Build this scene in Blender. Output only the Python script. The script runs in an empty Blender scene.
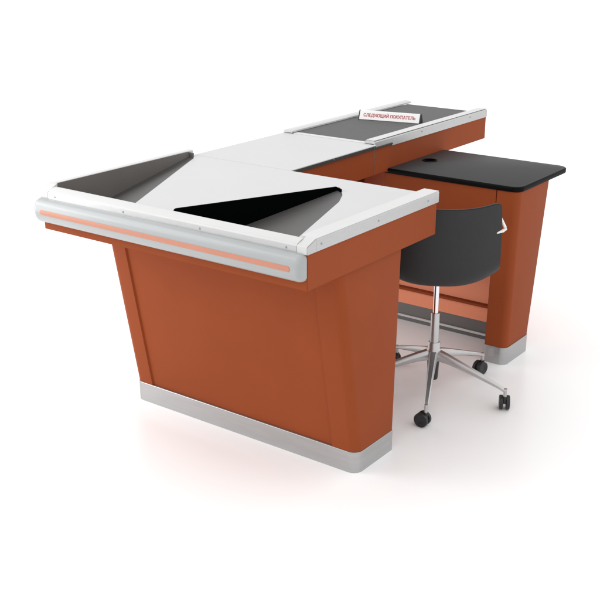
import bpy, bmesh, math
from mathutils import Vector, Matrix
C = bpy.context.scene.collection
R = math.radians

# ------------------------------------------------------------------ materials
def material(name, col, rough=.5, metal=0., spec=.5, coat=0., var=0., scale=8., stretch=(1,1,1), bump=0., bscale=300., rvar=0.):
    m = bpy.data.materials.new(name); m.use_nodes = True
    nt = m.node_tree; b = nt.nodes['Principled BSDF']
    b.inputs['Roughness'].default_value = rough
    b.inputs['Metallic'].default_value = metal
    b.inputs['Specular IOR Level'].default_value = spec
    b.inputs['Coat Weight'].default_value = coat
    b.inputs['Coat Roughness'].default_value = .12
    tc = nt.nodes.new('ShaderNodeTexCoord'); mp = nt.nodes.new('ShaderNodeMapping')
    mp.inputs['Scale'].default_value = stretch
    nt.links.new(tc.outputs['Object'], mp.inputs['Vector'])
    n = nt.nodes.new('ShaderNodeTexNoise'); n.inputs['Scale'].default_value = scale
    n.inputs['Detail'].default_value = 6
    nt.links.new(mp.outputs['Vector'], n.inputs['Vector'])
    cr = nt.nodes.new('ShaderNodeValToRGB')
    lo = [c*(1-var) for c in col]; hi = [min(1, c*(1+var)) for c in col]
    cr.color_ramp.elements[0].color = (*lo, 1); cr.color_ramp.elements[1].color = (*hi, 1)
    cr.color_ramp.elements[0].position = .3; cr.color_ramp.elements[1].position = .7
    nt.links.new(n.outputs['Fac'], cr.inputs['Fac'])
    nt.links.new(cr.outputs['Color'], b.inputs['Base Color'])
    if rvar:
        mr = nt.nodes.new('ShaderNodeMapRange')
        mr.inputs['To Min'].default_value = rough-rvar; mr.inputs['To Max'].default_value = rough+rvar
        nt.links.new(n.outputs['Fac'], mr.inputs['Value']); nt.links.new(mr.outputs['Result'], b.inputs['Roughness'])
    if bump:
        n2 = nt.nodes.new('ShaderNodeTexNoise'); n2.inputs['Scale'].default_value = bscale
        nt.links.new(mp.outputs['Vector'], n2.inputs['Vector'])
        bp = nt.nodes.new('ShaderNodeBump'); bp.inputs['Strength'].default_value = bump
        bp.inputs['Distance'].default_value = .002
        nt.links.new(n2.outputs['Fac'], bp.inputs['Height']); nt.links.new(bp.outputs['Normal'], b.inputs['Normal'])
    return m

M = dict(
 orange = material('orange_laminate', (.275, .0605, .0195), .48, var=.035, scale=5, bump=.05, bscale=500, rvar=.03, spec=.06),
 inner  = material('orange_laminate_lit', (.86, .31, .18), .5, var=.03, scale=5, spec=.15),  # orange laminate again, with the niche's brightness put into its base colour
 kick   = material('dark_kick_steel', (.16, .155, .15), .4, metal=.6, var=.07, scale=14, stretch=(1.2, 1.2, 25)),
 white  = material('white_laminate', (.515, .515, .52), .38, var=.012, scale=4, bump=.03, bscale=400),
 railw  = material('white_painted_rail', (.575, .573, .57), .38, var=.015, scale=10, spec=.35),
 alu    = material('brushed_aluminium', (.50, .50, .50), .36, metal=.8, var=.04, scale=22, stretch=(1, 1, 12), rvar=.06),
 plinth = material('brushed_steel_plinth', (.44, .44, .44), .36, metal=.8, var=.05, scale=6, stretch=(1.2, 1.2, 14), rvar=.07),
 bumper = material('grey_bumper_plastic', (.345, .357, .36), .3, var=.015, scale=6, coat=.15),
 stripe = material('peach_bumper_stripe', (.50, .205, .13), .4, var=.03, scale=9),
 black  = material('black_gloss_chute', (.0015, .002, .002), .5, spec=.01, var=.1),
 grey   = material('dark_grey_chute_metal', (.072, .070, .068), .5, spec=.25, var=.06, scale=5),
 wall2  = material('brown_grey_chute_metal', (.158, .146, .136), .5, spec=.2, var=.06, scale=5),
 belt   = material('dark_rubber_belt', (.085, .085, .087), .62, var=.05, scale=40, bump=.2, bscale=900, spec=.3),
 desk   = material('charcoal_desktop', (.041, .041, .042), .55, var=.05, scale=60, bump=.1, bscale=900, spec=.18),
 edge   = material('black_edge_band', (.004, .004, .004), .5, spec=.06),
 gap    = material('dark_gap_strip', (.03, .028, .026), .6, var=.05),
 shell  = material('charcoal_seat_plastic', (.032, .032, .034), .6, var=.03, scale=50, bump=.15, bscale=900, spec=.25),
 rubber = material('black_caster_plastic', (.012, .012, .013), .45, var=.05),
 chrome = material('polished_chrome', (.80, .80, .82), .12, metal=1., var=.02),
 steel  = material('satin_cast_aluminium', (.52, .51, .51), .34, metal=.85, var=.04, scale=20),
 sign   = material('white_sign_plastic', (.80, .79, .78), .3, var=.01),
 red    = material('dark_red_print', (.42, .02, .03), .5, var=.02),
 screw  = material('screw_steel', (.34, .34, .34), .35, metal=.8, var=.03),
 floor  = material('glossy_white_floor', (.945, .945, .945), .25, var=.0, scale=1.5, spec=.22),
)

# ------------------------------------------------------------------ helpers
def empty(name, loc, label, cat, rz=0):
    o = bpy.data.objects.new(name, None); C.objects.link(o); o.location = loc
    o['label'] = label; o['category'] = cat; o.empty_display_size = .1
    return o

def build(name, bm, mat, parent=None, smooth=False, label=None, mats=None, auto=None):
    bmesh.ops.recalc_face_normals(bm, faces=bm.faces)
    me = bpy.data.meshes.new(name); bm.to_mesh(me); bm.free()
    for mm in (mats or [mat]): me.materials.append(mm)
    o = bpy.data.objects.new(name, me); C.objects.link(o)
    # put the origin at the bottom centre of the piece
    vs = [v.co for v in me.vertices]
    lo = Vector([min(v[i] for v in vs) for i in range(3)]); hi = Vector([max(v[i] for v in vs) for i in range(3)])
    org = Vector(((lo.x+hi.x)/2, (lo.y+hi.y)/2, lo.z))
    me.transform(Matrix.Translation(-org))
    if smooth or auto:
        for p in me.polygons: p.use_smooth = True
        me.set_sharp_from_angle(angle=R(auto or 40))
    o['_w'] = list(org)
    if parent is not None:
        o.parent = parent
        pw = Vector(parent['_w']) if '_w' in parent else parent.location
        o.location = org - pw
    else: o.location = org
    if label: o['label'] = label
    return o

def box(bm, x0, x1, y0, y1, z0, z1, bev=.0):
    r = bmesh.ops.create_cube(bm, size=1)
    for v in r['verts']:
        v.co = Vector((x0+(x1-x0)*(v.co.x+.5), y0+(y1-y0)*(v.co.y+.5), z0+(z1-z0)*(v.co.z+.5)))
    if bev:
        es = list({e for v in r['verts'] for e in v.link_edges})
        bmesh.ops.bevel(bm, geom=es, offset=bev, segments=2, profile=.5, affect='EDGES')
    return bm

def bbox(*a, bev=.0015): return box(bmesh.new(), *a, bev=bev)

def loft(bm, loops, cap=True, closed=True):
    vs = [[bm.verts.new(p) for p in l] for l in loops]
    n = len(vs[0])
    for a, b in zip(vs, vs[1:]):
        for i in range(n if closed else n-1):
            j = (i+1) % n
            bm.faces.new((a[i], a[j], b[j], b[i]))
    if cap:
        bm.faces.new(vs[0][::-1]); bm.faces.new(vs[-1])
    return vs

def extrude_x(prof, x0, x1, bm=None):
    """profile of (y,z) points swept along x"""
    bm = bm or bmesh.new(); loft(bm, [[(x0, y, z) for y, z in prof], [(x1, y, z) for y, z in prof]]); return bm
def extrude_y(prof, y0, y1, bm=None):
    bm = bm or bmesh.new(); loft(bm, [[(x, y0, z) for x, z in prof], [(x, y1, z) for x, z in prof]]); return bm

def rrect(x0, x1, y0, y1, z, r=(.03, .03, .03, .03), seg=8, notch=None):
    """rounded rectangle; r = radii at (x0,y0),(x1,y0),(x1,y1),(x0,y1)"""
    pts = []
    cs = [((x0+r[0], y0+r[0]), r[0], 180), ((x1-r[1], y0+r[1]), r[1], 270), ((x1-r[2], y1-r[2]), r[2], 0), ((x0+r[3], y1-r[3]), r[3], 90)]
    for k, ((cx, cy), rr, a0) in enumerate(cs):
        for i in range(seg+1):
            a = R(a0+90*i/seg); pts.append((cx+rr*math.cos(a), cy+rr*math.sin(a), z))
        if k == 0 and notch:
            a, b, d = notch
            pts += [(a, y0, z), (a+.003, y0+d, z), (b-.003, y0+d, z), (b, y0, z)]
    return pts

def tube(bm, p0, p1, r0, r1=None, seg=20, cap=True):
    p0, p1 = Vector(p0), Vector(p1); r1 = r0 if r1 is None else r1
    d = (p1-p0).normalized(); a = d.orthogonal().normalized(); b = d.cross(a)
    ls = []
    for p, r in ((p0, r0), (p1, r1)):
        ls.append([p + a*r*math.cos(2*math.pi*i/seg) + b*r*math.sin(2*math.pi*i/seg) for i in range(seg)])
    loft(bm, ls, cap); return bm

def lathe(bm, c, prof, seg=28):
    """prof: (radius, z) bottom to top, around vertical axis at c"""
    loft(bm, [[(c[0]+r*math.cos(2*math.pi*i/seg), c[1]+r*math.sin(2*math.pi*i/seg), z) for i in range(seg)] for r, z in prof])
    return bm

def path_tube(bm, pts, r, seg=14):
    pts = [Vector(p) for p in pts]; ls = []; up = Vector((0, 0, 1))
    for i, p in enumerate(pts):
        d = (pts[min(i+1, len(pts)-1)] - pts[max(i-1, 0)]).normalized()
        a = d.cross(up).normalized(); b = a.cross(d)
        ls.append([p + a*r*math.cos(2*math.pi*k/seg) + b*r*math.sin(2*math.pi*k/seg) for k in range(seg)])
    loft(bm, ls); return bm

# ------------------------------------------------------------------ floor
bm = bmesh.new()
bmesh.ops.create_grid(bm, x_segments=2, y_segments=2, size=60)
fl = build('floor', bm, M['floor']); fl['kind'] = 'structure'

# ------------------------------------------------------------------ the checkout counter
CT = empty('checkout_counter', (-.55, .9, 0), 'orange and white checkout counter with conveyor belt, bag chutes and black side desk', 'checkout counter')
XL, XM, XR = -1.1287, -.633, 0.
XC = -1.10
D1, DM, D3 = .7466, 1.340, 2.344
PZ = .868
SB, ST = .7314, .846     # apron bottom and top

def ring_box(x0, x1, y0, y1, z0, z1, t=.018, floor=True):
    """open-topped tray: four walls and a bottom"""
    bm = bmesh.new()
    o0 = [(x0, y0), (x1, y0), (x1, y1), (x0, y1)]; i0 = [(x0+t, y0+t), (x1-t, y0+t), (x1-t, y1-t), (x0+t, y1-t)]
    zb = z0+.006
    L = [[(x, y, zb) for x, y in i0], [(x, y, z1) for x, y in i0], [(x, y, z1) for x, y in o0], [(x, y, z0) for x, y in o0]]
    loft(bm, L)
    bmesh.ops.bevel(bm, geom=[e for e in bm.edges if all(abs(v.co.x-x0) < 1e-5 or abs(v.co.x-x1) < 1e-5 or abs(v.co.y-y0) < 1e-5 or abs(v.co.y-y1) < 1e-5 for v in e.verts)], offset=.0015, segments=2, affect='EDGES')
    return bm
a1 = build('apron', ring_box(XL+.004, XR-.004, .004, D1-.004, SB, ST), M['orange'], CT, label='wide orange apron of the packing table')
build('apron', ring_box(XC, XM, D1-.001, DM-.0008, .738, .853), M['orange'], CT, label='orange apron under the plain middle section')
build('apron', ring_box(XC, XM, DM+.0008, D3, .738, .853), M['orange'], CT, label='orange apron under the conveyor belt')
build('seam_strip', bbox(XM-.006, XM+.0006, DM-.0007, DM+.0007, .739, .849, bev=0), M['steel'], CT)

# white packing table panel with the two triangular chute openings
zR = .880
chutes = [  # A (near-left of the wall), B (far end of the wall), C (near-right), wall top z, depth
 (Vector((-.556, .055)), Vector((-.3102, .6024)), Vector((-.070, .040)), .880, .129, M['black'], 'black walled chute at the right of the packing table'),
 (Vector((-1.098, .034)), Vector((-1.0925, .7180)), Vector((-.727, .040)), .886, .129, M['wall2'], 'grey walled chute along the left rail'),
]
# extra point rounding the far tip on the right-hand side
tips = [[Vector((-.2760, .5780)), Vector((-.2560, .5500)), Vector((-.2150, .470))], [Vector((-1.072, .716)), Vector((-1.055, .700))]]
def holed_panel(x0, x1, y0, y1, z, th, holes):
    bm = bmesh.new(); edges = []; sides = []
    for loop in [[(x0, y0), (x1, y0), (x1, y1), (x0, y1)]] + holes:
        vs = [bm.verts.new((p[0], p[1], z)) for p in loop]
        es = [bm.edges.new((vs[i], vs[(i+1) % len(vs)])) for i in range(len(vs))]
        edges += es
    r = bmesh.ops.triangle_fill(bm, use_beauty=True, use_dissolve=False, edges=edges)
    e = bmesh.ops.extrude_face_region(bm, geom=list(bm.faces))
    bmesh.ops.translate(bm, verts=[v for v in e['geom'] if isinstance(v, bmesh.types.BMVert)], vec=(0, 0, -th))
    return bm
holes = []
for (A, B, Cc, zt, dp, mw, lab), tp in zip(chutes, tips):
    d_ = (B-A).normalized(); o_ = Vector((-d_.y, d_.x))*.0022
    holes.append([A+o_, Cc] + tp[::-1] + [B+d_*.004, B+o_+d_*.002])
tp_ = build('tabletop', holed_panel(-1.104, -.007, .024, D1-.0035, PZ, .015, holes), M['white'], CT, label='white packing tabletop')
for (A, B, Cc, zt, dp, mw, lab), tp in zip(chutes, tips):
    lowA = Vector((A.x, A.y, PZ-dp)); zf = PZ-.0012
    d = (B-A).normalized(); nrm = Vector((-d.y, d.x))       # towards the outside of the opening (left)
    # sloping floor of the chute, 2 mm sheet
    bm = bmesh.new()
    top = [lowA] + [Vector((Cc.x, Cc.y, zf))] + [Vector((t.x, t.y, zf)) for t in tp[::-1]] + [Vector((B.x, B.y, zf))]
    # all on the plane through lowA, C, B: project z
    P0, P1, P2 = lowA, Vector((Cc.x, Cc.y, zf)), Vector((B.x, B.y, zf)); nn = (P1-P0).cross(P2-P0)
    fix = [Vector((p.x, p.y, zf if k else lowA.z)) for k, p in enumerate(top)]
    cen = Vector((Cc.x, Cc.y, zf))
    def sheet(dz): return [bm.verts.new(p+Vector((0, 0, dz))) for p in fix]
    s1 = sheet(0); s2 = sheet(-.002)
    for i in range(1, len(s1)-1):
        bm.faces.new((s1[0], s1[i], s1[i+1])); bm.faces.new((s2[0], s2[i+1], s2[i]))
    for i in range(len(s1)):
        j = (i+1) % len(s1); bm.faces.new((s1[i], s1[j], s2[j], s2[i]))
    ch = build('packing_chute', bm, M['grey'], CT, label=lab)
    # upright wall with rounded top corners, standing a little proud of the tabletop
    bm = bmesh.new(); L = (B-A).length; rr = .009
    s0 = .014 if B.x < -1 else -.004
    prof = [(s0, PZ-dp-.004), (L+.002, PZ-.02)]
    for i in range(7): a = R(90*i/6); prof.append((L+.002-rr+rr*math.cos(a), zt-rr+rr*math.sin(a)))
    for i in range(7): a = R(90+90*i/6); prof.append((s0+rr+rr*math.cos(a), zt-rr+rr*math.sin(a)))
    def P(s, z, o): q = A+d*s+nrm*o; return (q.x, q.y, z)
    ls = [[P(s, z, 0) for s, z in prof], [P(s, z, .0045) for s, z in prof]]
    loft(bm, ls)
    bmesh.ops.bevel(bm, geom=[e for e in bm.edges if min(v.co.z for v in e.verts) > PZ-.01], offset=.0012, segments=2, affect='EDGES')
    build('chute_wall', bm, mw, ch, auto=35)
    # bent return lip at the far tip
    bm = bmesh.new()
    q = [P(L-.002, 0, 0), P(L+.003, 0, 0)]
    e1 = Vector((tp[0].x, tp[0].y))
    b2 = Vector((B.x, B.y)); dd = (Vector(tp[0] if False else tp[1])-b2)
    w = Vector((tp[0].x-B.x, tp[0].y-B.y)); w = w*min(1, .03/w.length); t = Vector((-w.y, w.x)).normalized()*.0025
    b0 = b2 + Vector((.001, .0))
    loft(bm, [[(b0.x+t.x, b0.y+t.y, z) , (b0.x+w.x+t.x, b0.y+w.y+t.y, z), (b0.x+w.x-t.x, b0.y+w.y-t.y, z), (b0.x-t.x, b0.y-t.y, z)] for z in (PZ-.01, zt-.003)])
    build('tip_lip', bm, mw, ch)

# rails round the packing table
def screw(parent, p, axis, r=.0042):
    bm = bmesh.new(); p = Vector(p); ax = Vector(axis)
    tube(bm, p-ax*.001, p+ax*.0012, r, r*.8, 14)
    tube(bm, p+ax*.0011, p+ax*.0016, r*.45, r*.4, 6)
    build('screw', bm, M['screw'], parent)
# right rail, chamfered at its near end
def side_rail(x_out, x_in, ya, yb, zt, zin, zb, cham=.05, zc=.867):
    bm = bmesh.new(); s = 1 if x_out > x_in else -1
    def prof(y, z_top):
        k = z_top
        return [(x_out, y, zb), (x_out, y, k-.002), (x_out-s*.002, y, k), (x_out-s*.020, y, k), (x_in+s*.004, y, max(zin, min(zin+.001, k))), (x_in, y, zin-.001), (x_in, y, PZ+.0006), (x_out-s*.004, y, PZ+.0006), (x_out-s*.004, y, zb)]
    loops = []
    if cham: loops += [prof(ya, zc), prof(ya+cham, zt)]
    else: loops += [prof(ya, zt)]
    loops.append(prof(yb, zt)); loft(bm, loops); return bm
r1 = build('side_rail', side_rail(.0, -.060, .0450, D1+.002, .8795, .870, .8425, 0), M['alu'], CT, label='aluminium rail along the right edge of the packing table')
build('rail_top', bbox(-.0585, -.0022, .0452, D1+.0035, .8796, .8812, bev=.0006), M['railw'], r1)
for y in (.068, .372, .677): screw(r1, (.0, y, .861), (1, 0, 0))
r2 = build('side_rail', side_rail(XL, -1.1035, .0460, D1+.002, .8865, .8855, .8425, 0), M['railw'], CT, label='white rail along the left edge of the packing table')
# front rail: vertical face, rolled top lip
prof = [(0, .8425), (0, .8635), (.002, .8665), (.008, .871), (.018, .8755), (.028, .8785), (.036, .8788), (.0395, .8765), (.040, PZ+.0006), (.004, PZ+.0006), (.004, .8425)]
fr = build('front_rail', extrude_x(prof, -1.0895, -.0385), M['railw'], CT, auto=50, label='white front rail above the bumper')
rf = build('rail_face', bbox(-1.0885, -.0395, -.0012, -.0001, .8432, .8628, bev=.0004), M['alu'], fr)
for x in (-1.055, -.730, -.403, -.075): screw(rf, (x, -.0012, .8535), (0, -1, 0))
for x0, x1 in ((-.0375, -.0026), (XL+.0005, -1.0905)):
    zt = .8812 if x1 > -.5 else .8868
    pr = [(-.0005, .8427), (-.0005, .8640), (.0012, .8668), (.040, zt-.0008), (.0448, zt), (.0448, .8427)]
    b = extrude_x(pr, x0, x1)
    cpp = build('rail_corner_cap', b, M['railw'], fr, auto=50)
    if x1 > -.5:
        pr2 = [(.0005, .8425), (.0005, .8622), (.003, .8652), (.040, .8782), (.0445, .8795), (.0445, .8425)]
        build('side_cover', extrude_x(pr2, -.0022, .0), M['alu'], cpp)

# bumper with the peach stripe
def bump_prof(s=1.):
    cz, cy, pts = .8020, .0035, []
    for i in range(33):
        a = R(-90+180*i/32)   # bulging toward -y
        ca, sa = math.cos(a), math.sin(a)
        y = -.036*s*(abs(ca)**.78); z = .0425*s*(abs(sa)**.85)*(1 if sa > 0 else -1)
        pts.append((cy+y, cz+z))
    return pts
bm = bmesh.new(); loops = []
xa, xb = -1.136, -.005
for k in range(9):
    t = k/8; s = math.sin(math.acos(1-t))**.6 if t > 0 else .25
    s = .55+.45*s; loops.append([(xa+.02*t, y, z) for y, z in bump_prof(s)])
for k in range(8, -1, -1):
    t = k/8; s = math.sin(math.acos(1-t))**.6 if t > 0 else .25
    s = .55+.45*s; loops.append([(xb-.02*t, y, z) for y, z in bump_prof(s)])
loft(bm, loops)
bp = build('bumper', bm, M['bumper'], CT, auto=60, label='grey rounded bumper across the front')
bm = bmesh.new(); ls = []
for x, s in ((-1.100, .3), (-1.096, 1), (-.043, 1), (-.039, .3)):
    L = []
    for i in range(9):
        a = -1+2*i/8; L.append((x, -.0341+.0010*a*a, .8018+.0082*a*s))
    L += [(x, -.029, .8018+.0082*s), (x, -.029, .8018-.0082*s)]
    ls.append(L)
loft(bm, ls)
build('stripe', bm, M['stripe'], bp)
for x in (-.0215, -1.121):                                      # fine joint of the moulded end caps
    pass

build('joint_strip', bbox(XC+.004, XM+.012, D1-.0033, D1+.0003, .8600, PZ+.0001, bev=0), M['alu'], CT)
# middle panel and the dark joint below its right edge
build('tabletop', bbox(XC+.001, XM+.012, D1+.0005, DM-.003, .8635, PZ-.0005, bev=.0012), M['white'], CT, label='plain white middle tabletop')
gs = build('gap_strip', bbox(XM-.030, XM-.003, D1, 1.33, .8535, .8632, bev=0), M['gap'], CT)
# move right edge dark joint slightly proud
build('gap_strip', bbox(XM-.0025, XM+.0105, D1, DM-.006, .8562, .8630, bev=.0008), M['gap'], CT)
build('gap_strip', bbox(XM-.0025, XM+.009, D1+.0, DM+.13, .8500, .8560, bev=.0008), M['gap'], CT)
bm = bmesh.new(); 
for y in (1.03, 1.32): screw(gs, (XM+.0105, y, .8590), (1, 0, 0), .003)

# conveyor
build('conveyor_belt', bbox(-1.058, -.680, 1.372, 2.312, .850, .8690, bev=.004), M['belt'], CT)
build('belt_bed', bbox(-1.096, -.640, 1.345, 2.338, .845, .8495, bev=.001), M['gap'], CT)
build('belt_front_bar', bbox(-1.052, -.676, DM+.0005, 1.3715, .853, .8690, bev=.002), M['railw'], CT)
def crail(x_out, x_in, y0, y1):
    s = 1 if x_out > x_in else -1
    pr = [(x_out, .8435), (x_out, .876), (x_out-s*.003, .8795), (x_out-s*.010, .882), (x_in+s*.012, .882), (x_in, .8765), (x_in, .8697), (x_out-s*.005, .8697), (x_out-s*.005, .8435)]
    return extrude_y(pr, y0, y1)
c1 = build('conveyor_rail', crail(XM+.004, XM-.050, DM+.132, D3), M['alu'], CT, label='right conveyor rail')
build('rail_top', bbox(XM-.043, XM-.0005, DM+.002, D3-.004, .8822, .8838, bev=.0006), M['railw'], c1)
pr = [(XM+.004, .8565), (XM+.004, .876), (XM+.001, .8795), (XM-.006, .882), (XM-.038, .882), (XM-.050, .8765), (XM-.050, .8697), (XM-.001, .8697), (XM-.001, .8565)]
build('rail_end', extrude_y(pr, DM-.004, DM+.1315), M['alu'], c1)
for y in (1.72, 2.17): screw(c1, (XM+.004, y, .866), (1, 0, 0))
c2 = build('conveyor_rail', crail(XC-.002, XC+.044, DM-.004, D3), M['railw'], CT, label='left conveyor rail')

# ---- pedestals
zp, rc = .0754, .034
def pedestal(x0, x1, b, t, z0, z1, r, notch=None, n=1):
    bm = bmesh.new(); ls = []
    for k in range(2):
        y0, y1, z = (b[0], b[1], z0) if k == 0 else (t[0], t[1], z1)
        ls.append(rrect(x0, x1, y0, y1, z, r, notch=notch))
    loft(bm, ls); return bm
p1 = build('pedestal', pedestal(-1.034, -.0197, (.3056, .534), (.189, .554), zp+.0008, SB-.0006, (rc, rc, .012, .012), notch=(-.948, -.118, .007)), M['orange'], CT, auto=30, label='front orange pedestal, tapering towards the floor')
pl = bmesh.new(); loft(pl, [rrect(-1.036, -.0177, .3036, .536, z, (rc+.002, rc+.002, .014, .014)) for z in (.0, zp-.001, )] + [rrect(-1.035, -.0187, .3046, .535, zp, (rc+.001, rc+.001, .013, .013))])
build('plinth', pl, M['plinth'], p1, auto=30)
# rear pedestal: box at the right, slanted back wall, low board
p2 = build('pedestal', pedestal(-.128, -.030, (1.4275, 1.656), (1.4520, 1.762), zp+.0008, .7280, (.012, .030, .030, .004)), M['orange'], CT, auto=30, label='rear orange pedestal under the black side desk')
pl = bmesh.new(); loft(pl, [rrect(-.130, -.028, 1.4255, 1.658, z, (.014, .032, .032, .006)) for z in (.0, zp)])
build('plinth', pl, M['plinth'], p2, auto=30)
screw(p2, (-.098, 1.431, .100), (0, -1, 0), .004)
build('latch_plate', bbox(-.103, -.078, 1.4243, 1.4262, .030, .068, bev=.0005), M['alu'], p2)
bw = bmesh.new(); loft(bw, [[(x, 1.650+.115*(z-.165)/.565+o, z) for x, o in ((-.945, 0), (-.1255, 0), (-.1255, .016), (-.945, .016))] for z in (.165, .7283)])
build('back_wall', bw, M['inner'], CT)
build('modesty_panel', bbox(XM-.02, -.1285, 1.4535, 1.470, .455, .7282), M['orange'], CT)
build('ledge', bbox(-.935, -.1285, 1.626, 1.6665, .1520, .1640, bev=.003), M['orange'], CT)
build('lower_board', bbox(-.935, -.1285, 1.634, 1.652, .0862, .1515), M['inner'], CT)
kb = build('kick_plinth', bbox(-.935, -.1305, 1.642, 1.656, .0, .0855), M['kick'], CT)
build('kick_trim', bbox(-.935, -.1305, 1.634, 1.6415, .020, .0300), M['railw'], kb)
build('pedestal', pedestal(-1.034, -.936, (1.4275, 1.656), (1.4600, 1.762), .0, .7372, (.030, .012, .004, .030)), M['orange'], CT, auto=30, label='left leg of the rear pedestal')

# ---- side desk
bm = bmesh.new()
DZ0, DZ1 = .7290, .7505
def dl(z, o=0): return rrect(XM+.0008+o, -.0230-o, 1.4450+o, 1.9300-o, z, (.003, .045, .045, .003), seg=10)
loft(bm, [dl(DZ0, .003), dl(DZ0+.003), dl(DZ1-.003), dl(DZ1, .003)])
dk = build('side_desktop', bm, M['desk'], CT, auto=50, mats=[M['desk'], M['edge']], label='charcoal side desktop with rounded corners')
for p in dk.data.polygons:
    if abs(p.normal.z) < .9: p.material_index = 1
gc = (-.563, 1.682)
bm = bmesh.new(); seg = 32
def ring(r, z): return [(gc[0]+r*math.cos(2*math.pi*i/seg), gc[1]+r*math.sin(2*math.pi*i/seg), z) for i in range(seg)]
loft(bm, [ring(.026, DZ1+.0005), ring(.026, DZ1+.003), ring(.0275, DZ1+.004), ring(.033, DZ1+.0035), ring(.0345, DZ1+.0005)])
build('cable_grommet', bm, M['edge'], dk, auto=40)

# ------------------------------------------------------------------ customer divider lying on the belt
SP = Vector((-.868, 1.830, .8695))
SG = empty('customer_divider', SP, 'white triangular divider bar with red Cyrillic lettering lying on the conveyor belt', 'checkout divider')
SG['_w'] = list(SP)
ang = math.atan2(1.8554-1.7933, -.7217+1.0089); dx = Vector((math.cos(ang), math.sin(ang), 0)); dy = Vector((-dx.y, dx.x, 0))
HL, HT, DP = .146, .040, .046
def sp(s, d, z): return SP + dx*s + dy*d + Vector((0, 0, z))
F0 = -.006
bm = bmesh.new(); loft(bm, [[sp(s, F0, .0008), sp(s, F0+.016, HT), sp(s, F0+.026, HT), sp(s, F0+DP, .0008)] for s in (-HL, HL)])
bmesh.ops.bevel(bm, geom=list(bm.edges), offset=.0012, segments=2, affect='EDGES')
build('bar', bm, M['sign'], SG)
for a, b in ((-HL-.004, -HL-.0002), (HL+.0002, HL+.004)):
    bm = bmesh.new(); loft(bm, [[sp(s, F0-.001, .0004), sp(s, F0+.0155, HT+.0008), sp(s, F0+.0265, HT+.0008), sp(s, F0+DP+.001, .0004)] for s in (a, b)])
    build('end_cap', bm, M['rubber'], SG)
cu = bpy.data.curves.new('lettering', 'FONT'); cu.body = 'СЛЕДУЮЩИЙ ПОКУПАТЕЛЬ'; cu.size = .0205; cu.extrude = .0003
cu.offset = .0004; cu.align_x = 'CENTER'; cu.align_y = 'CENTER'
to = bpy.data.objects.new('tmp_text', cu); C.objects.link(to)
bpy.context.view_layer.update()
dg = bpy.context.evaluated_depsgraph_get()
me = bpy.data.meshes.new_from_object(to.evaluated_get(dg)); bpy.data.objects.remove(to)
upv = (dy*.016+Vector((0, 0, HT-.0008))).normalized(); nv = dx.cross(upv)
mx = Matrix((dx, upv, nv)).transposed().to_4x4()
wid = max(v.co.x for v in me.vertices)-min(v.co.x for v in me.vertices)
me.transform(Matrix.Scale(.252/wid, 4, (1, 0, 0)))
bm = bmesh.new(); bm.from_mesh(me); bm.transform(mx)
mid = sp(0, F0+.008, .0204)+nv*.0006
bmesh.ops.translate(bm, verts=bm.verts, vec=mid)
build('lettering', bm, M['red'], SG)

# ------------------------------------------------------------------ office chair
CC = Vector((-.140, 1.020, 0))
CH = empty('office_chair', CC, 'charcoal swivel chair with five spoke chrome base, tucked in beside the black side desk', 'office chair')
fwd = Vector((-.50, .866, 0)).normalized(); side = Vector((fwd.y, -fwd.x, 0))     # side = towards the right of the picture
def cp(f, s, z): return CC + fwd*f + side*s + Vector((0, 0, z))
# shell: one swept sheet, thickened
import itertools
ctrl = [(-.200, .792), (-.196, .72), (-.189, .64), (-.180, .580), (-.163, .530), (-.125, .495), (-.060, .482), (.04, .478), (.14, .482), (.215, .486), (.245, .472)]
def catmull(pts, n):
    out = []
    for i in range(len(pts)-1):
        p0 = pts[max(i-1, 0)]; p1 = pts[i]; p2 = pts[i+1]; p3 = pts[min(i+2, len(pts)-1)]
        for k in range(n):
            t = k/n
            out.append(tuple(.5*((2*p1[j])+(-p0[j]+p2[j])*t+(2*p0[j]-5*p1[j]+4*p2[j]-p3[j])*t*t+(-p0[j]+3*p1[j]-3*p2[j]+p3[j])*t**3) for j in range(len(p1))))
    out.append(pts[-1]); return out
prof = catmull(ctrl, 4); NU = 28
edge_ctrl = [(-.140, .812), (-.137, .75), (-.133, .69), (-.130, .63), (-.122, .582), (-.085, .553), (-.02, .543), (.07, .537), (.15, .512), (.21, .497), (.235, .480)]
eprof = catmull(edge_ctrl, 4)
wid = catmull([(.193,), (.197,), (.199,), (.201,), (.202,), (.202,), (.204,), (.208,), (.208,), (.198,), (.175,)], 4)
bm = bmesh.new(); grid = []
nP = len(prof)
for i, (f, z) in enumerate(prof):
    w = wid[i][0]*1.055; row = []; fe, ze = eprof[i]
    for k in range(NU+1):
        u = -1+2*k/NU; au = abs(u); t = au**2.7
        cut = max(0, au-.86)/.14; dz = df = 0
        if i < 3: dz -= .012*cut**2.2*(1-i/3)
        if i > nP-5: df -= .03*cut**2*((i-(nP-5))/4)
        ww = w; df += (fe-f)*t; dz += (ze-z)*t
        row.append(bm.verts.new(cp(f+df, u*ww, z+dz)))
    grid.append(row)
for a, b in zip(grid, grid[1:]):
    for k in range(NU): bm.faces.new((a[k], a[k+1], b[k+1], b[k]))
bmesh.ops.recalc_face_normals(bm, faces=bm.faces)
g = bmesh.ops.solidify(bm, geom=list(bm.faces), thickness=.012)
bmesh.ops.bevel(bm, geom=[e for e in bm.edges if e.calc_face_angle(0) > R(55)], offset=.003, segments=2, affect='EDGES')
build('seat_shell', bm, M['shell'], CH, auto=60)
bm = bmesh.new(); 
b_ = [cp(f, s, z) for f, s, z in ((-.03, -.05, .463), (-.03, .05, .463), (.11, .05, .463), (.11, -.05, .463))]
loft(bm, [b_, [p+Vector((0, 0, .014)) for p in b_]])
build('seat_mount', bm, M['rubber'], CH)
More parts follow.
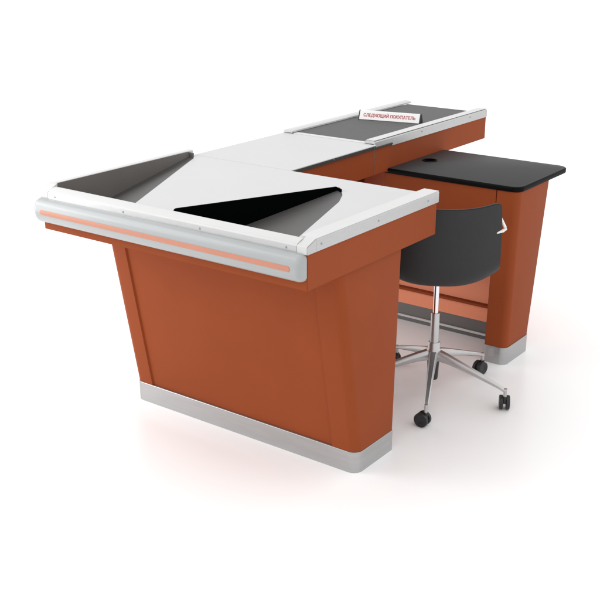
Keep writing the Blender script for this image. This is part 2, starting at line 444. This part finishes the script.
for s in (1, -1):                                       # bent arm brackets looping out beside the backrest
    bm = bmesh.new()
    pts = [(-.118, s*.202, .756), (-.124, s*.212, .740), (-.132, s*.226, .714), (-.135, s*.2275, .7075), (-.142, s*.219, .7035), (-.150, s*.190, .697)]
    ls = []
    for i, q in enumerate(pts):
        p = cp(*q); a = cp(*pts[max(i-1, 0)]); b = cp(*pts[min(i+1, len(pts)-1)]); d = (b-a).normalized()
        n1 = d.cross(fwd).normalized(); n2 = n1.cross(d)
        ls.append([p+n1*.0055*math.cos(R(t))+n2*.009*math.sin(R(t)) for t in range(0, 360, 30)])
    loft(bm, ls); build('arm_bracket', bm, M['sign'], CH, auto=50)
build('gas_lift', lathe(bmesh.new(), CC, [(.0105, .30), (.0105, .4625)]), M['chrome'], CH, auto=40)
build('column_sleeve', lathe(bmesh.new(), CC, [(.0175, .180), (.0165, .330), (.0155, .3335), (.0110, .3345)]), M['steel'], CH, auto=40)
build('column_foot', lathe(bmesh.new(), CC, [(.018, .062), (.020, .066), (.0235, .1395)]), M['rubber'], CH, auto=40)
hub = build('base_hub', lathe(bmesh.new(), CC, [(.024, .140), (.029, .146), (.030, .165), (.027, .185), (.0235, .194), (.0235, .212), (.0205, .216), (.018, .2165)]), M['steel'], CH, auto=40)
angs = [-65, 5, 77, 149, 221]
proto = None
def make_leg(a):
    d = Vector((math.cos(R(a)), math.sin(R(a)), 0)); n = Vector((-d.y, d.x, 0)); bm = bmesh.new(); ls = []
    for t, r, zt, h, w in ((0, .022, .184, .040, .018), (.12, .06, .173, .034, .0155), (.5, .16, .138, .022, .0125), (.9, .272, .098, .015, .0095), (1, .300, .084, .012, .008)):
        c = CC+d*r; ls.append([c+n*w*x+Vector((0, 0, zt-h*y)) for x, y in ((-.6, 0), (.6, 0), (1, .25), (1, .8), (.7, 1), (-.7, 1), (-1, .8), (-1, .25))])
    loft(bm, ls)
    tube(bm, CC+d*.297+Vector((0, 0, .088)), CC+d*.297+Vector((0, 0, .052)), .0065, .0065, 14)
    return build('base_leg', bm, M['steel'], CH, auto=40)
sw = {-65: 182, 5: 119, 77: 257, 149: 200, 221: 120}
for a in angs:
    make_leg(a)
    d = Vector((math.cos(R(a)), math.sin(R(a)), 0)); pc = CC+d*.297
    h = R(sw[a]+0); roll = Vector((math.cos(h), math.sin(h), 0)); ax = Vector((-roll.y, roll.x, 0))
    wc = pc + roll*.012 + Vector((0, 0, .0275))
    bm = bmesh.new()                                    # hood between the two wheels
    hood = [wc+roll*(.020*math.cos(R(t)))+Vector((0, 0, .023*math.sin(R(t)))) for t in range(0, 181, 20)]
    loft(bm, [[p+ax*o for p in hood+[wc-roll*.012+Vector((0, 0, -.004)), wc+roll*.012+Vector((0, 0, -.004))]] for o in (-.005, .005)])
    tube(bm, pc+Vector((0, 0, .034)), pc+Vector((0, 0, .056)), .009, .009, 14)
    ca = build('caster', bm, M['rubber'], CH, auto=40)
    for o in (-1, 1):
        bm = bmesh.new(); seg = 28; ls = []
        for off, r in ((.0058, .0245), (.0068, .0272), (.0175, .0272), (.0195, .0250), (.0200, .012), (.0192, .010)):
            ls.append([wc+ax*o*off+roll*r*math.cos(2*math.pi*i/seg)+Vector((0, 0, r*math.sin(2*math.pi*i/seg))) for i in range(seg)])
        loft(bm, ls); build('wheel', bm, M['rubber'], ca, auto=40)

for o in list(bpy.data.objects):
    if '_w' in o: del o['_w']

# ------------------------------------------------------------------ light
w = bpy.data.worlds.new("World"); bpy.context.scene.world = w; w.use_nodes = True
nt = w.node_tree; bg = nt.nodes['Background']
tc = nt.nodes.new('ShaderNodeTexCoord'); sx = nt.nodes.new('ShaderNodeSeparateXYZ')
nt.links.new(tc.outputs['Generated'], sx.inputs[0])
mr = nt.nodes.new('ShaderNodeMapRange'); mr.inputs['From Min'].default_value = 0; mr.inputs['From Max'].default_value = 1
mr.inputs['To Min'].default_value = 1.13; mr.inputs['To Max'].default_value = 1.31
nt.links.new(sx.outputs['Z'], mr.inputs['Value'])
nt.links.new(mr.outputs['Result'], bg.inputs['Strength'])
bg.inputs['Color'].default_value = (1, 1, 1, 1)

def area(name, loc, target, size, power, col=(1, 1, 1)):
    l = bpy.data.lights.new(name, 'AREA'); l.shape = 'RECTANGLE'; l.size, l.size_y = size; l.energy = power; l.color = col
    o = bpy.data.objects.new(name, l); C.objects.link(o); o.location = loc
    o.rotation_euler = (Vector(target)-Vector(loc)).to_track_quat('-Z', 'Y').to_euler()
area('softbox_key', (-2.9, -1.3, 2.5), (-.6, .4, .5), (2.2, 2.2), 34)
area('added_fill_low_left', (-2.3, -.75, .95), (-.7, .3, .45), (.9, 1.1), 12)  # added unseen fill, brightens the left of the front panel

# ------------------------------------------------------------------ camera
cam = bpy.data.cameras.new('camera'); co = bpy.data.objects.new('camera', cam); C.objects.link(co)
cam.sensor_width = 36; cam.lens = 1040.2746/600*36; cam.clip_end = 300; cam.clip_start = .05
right = Vector((8.04602255e-01, 5.93814030e-01, -3.30345992e-04)); upc = Vector((-0.20046492, 0.27214821, 0.94114248)); fw = Vector((-0.55895351, 0.75717914, -0.33800994))
m = Matrix((right, upc, -fw)).transposed().to_4x4(); m.translation = (1.644, -2.2629, 1.714)
co.matrix_world = m
sc = bpy.context.scene; sc.camera = co
sc.view_settings.view_transform = 'Standard'; sc.view_settings.look = 'None'; sc.view_settings.exposure = 0; sc.view_settings.gamma = 1
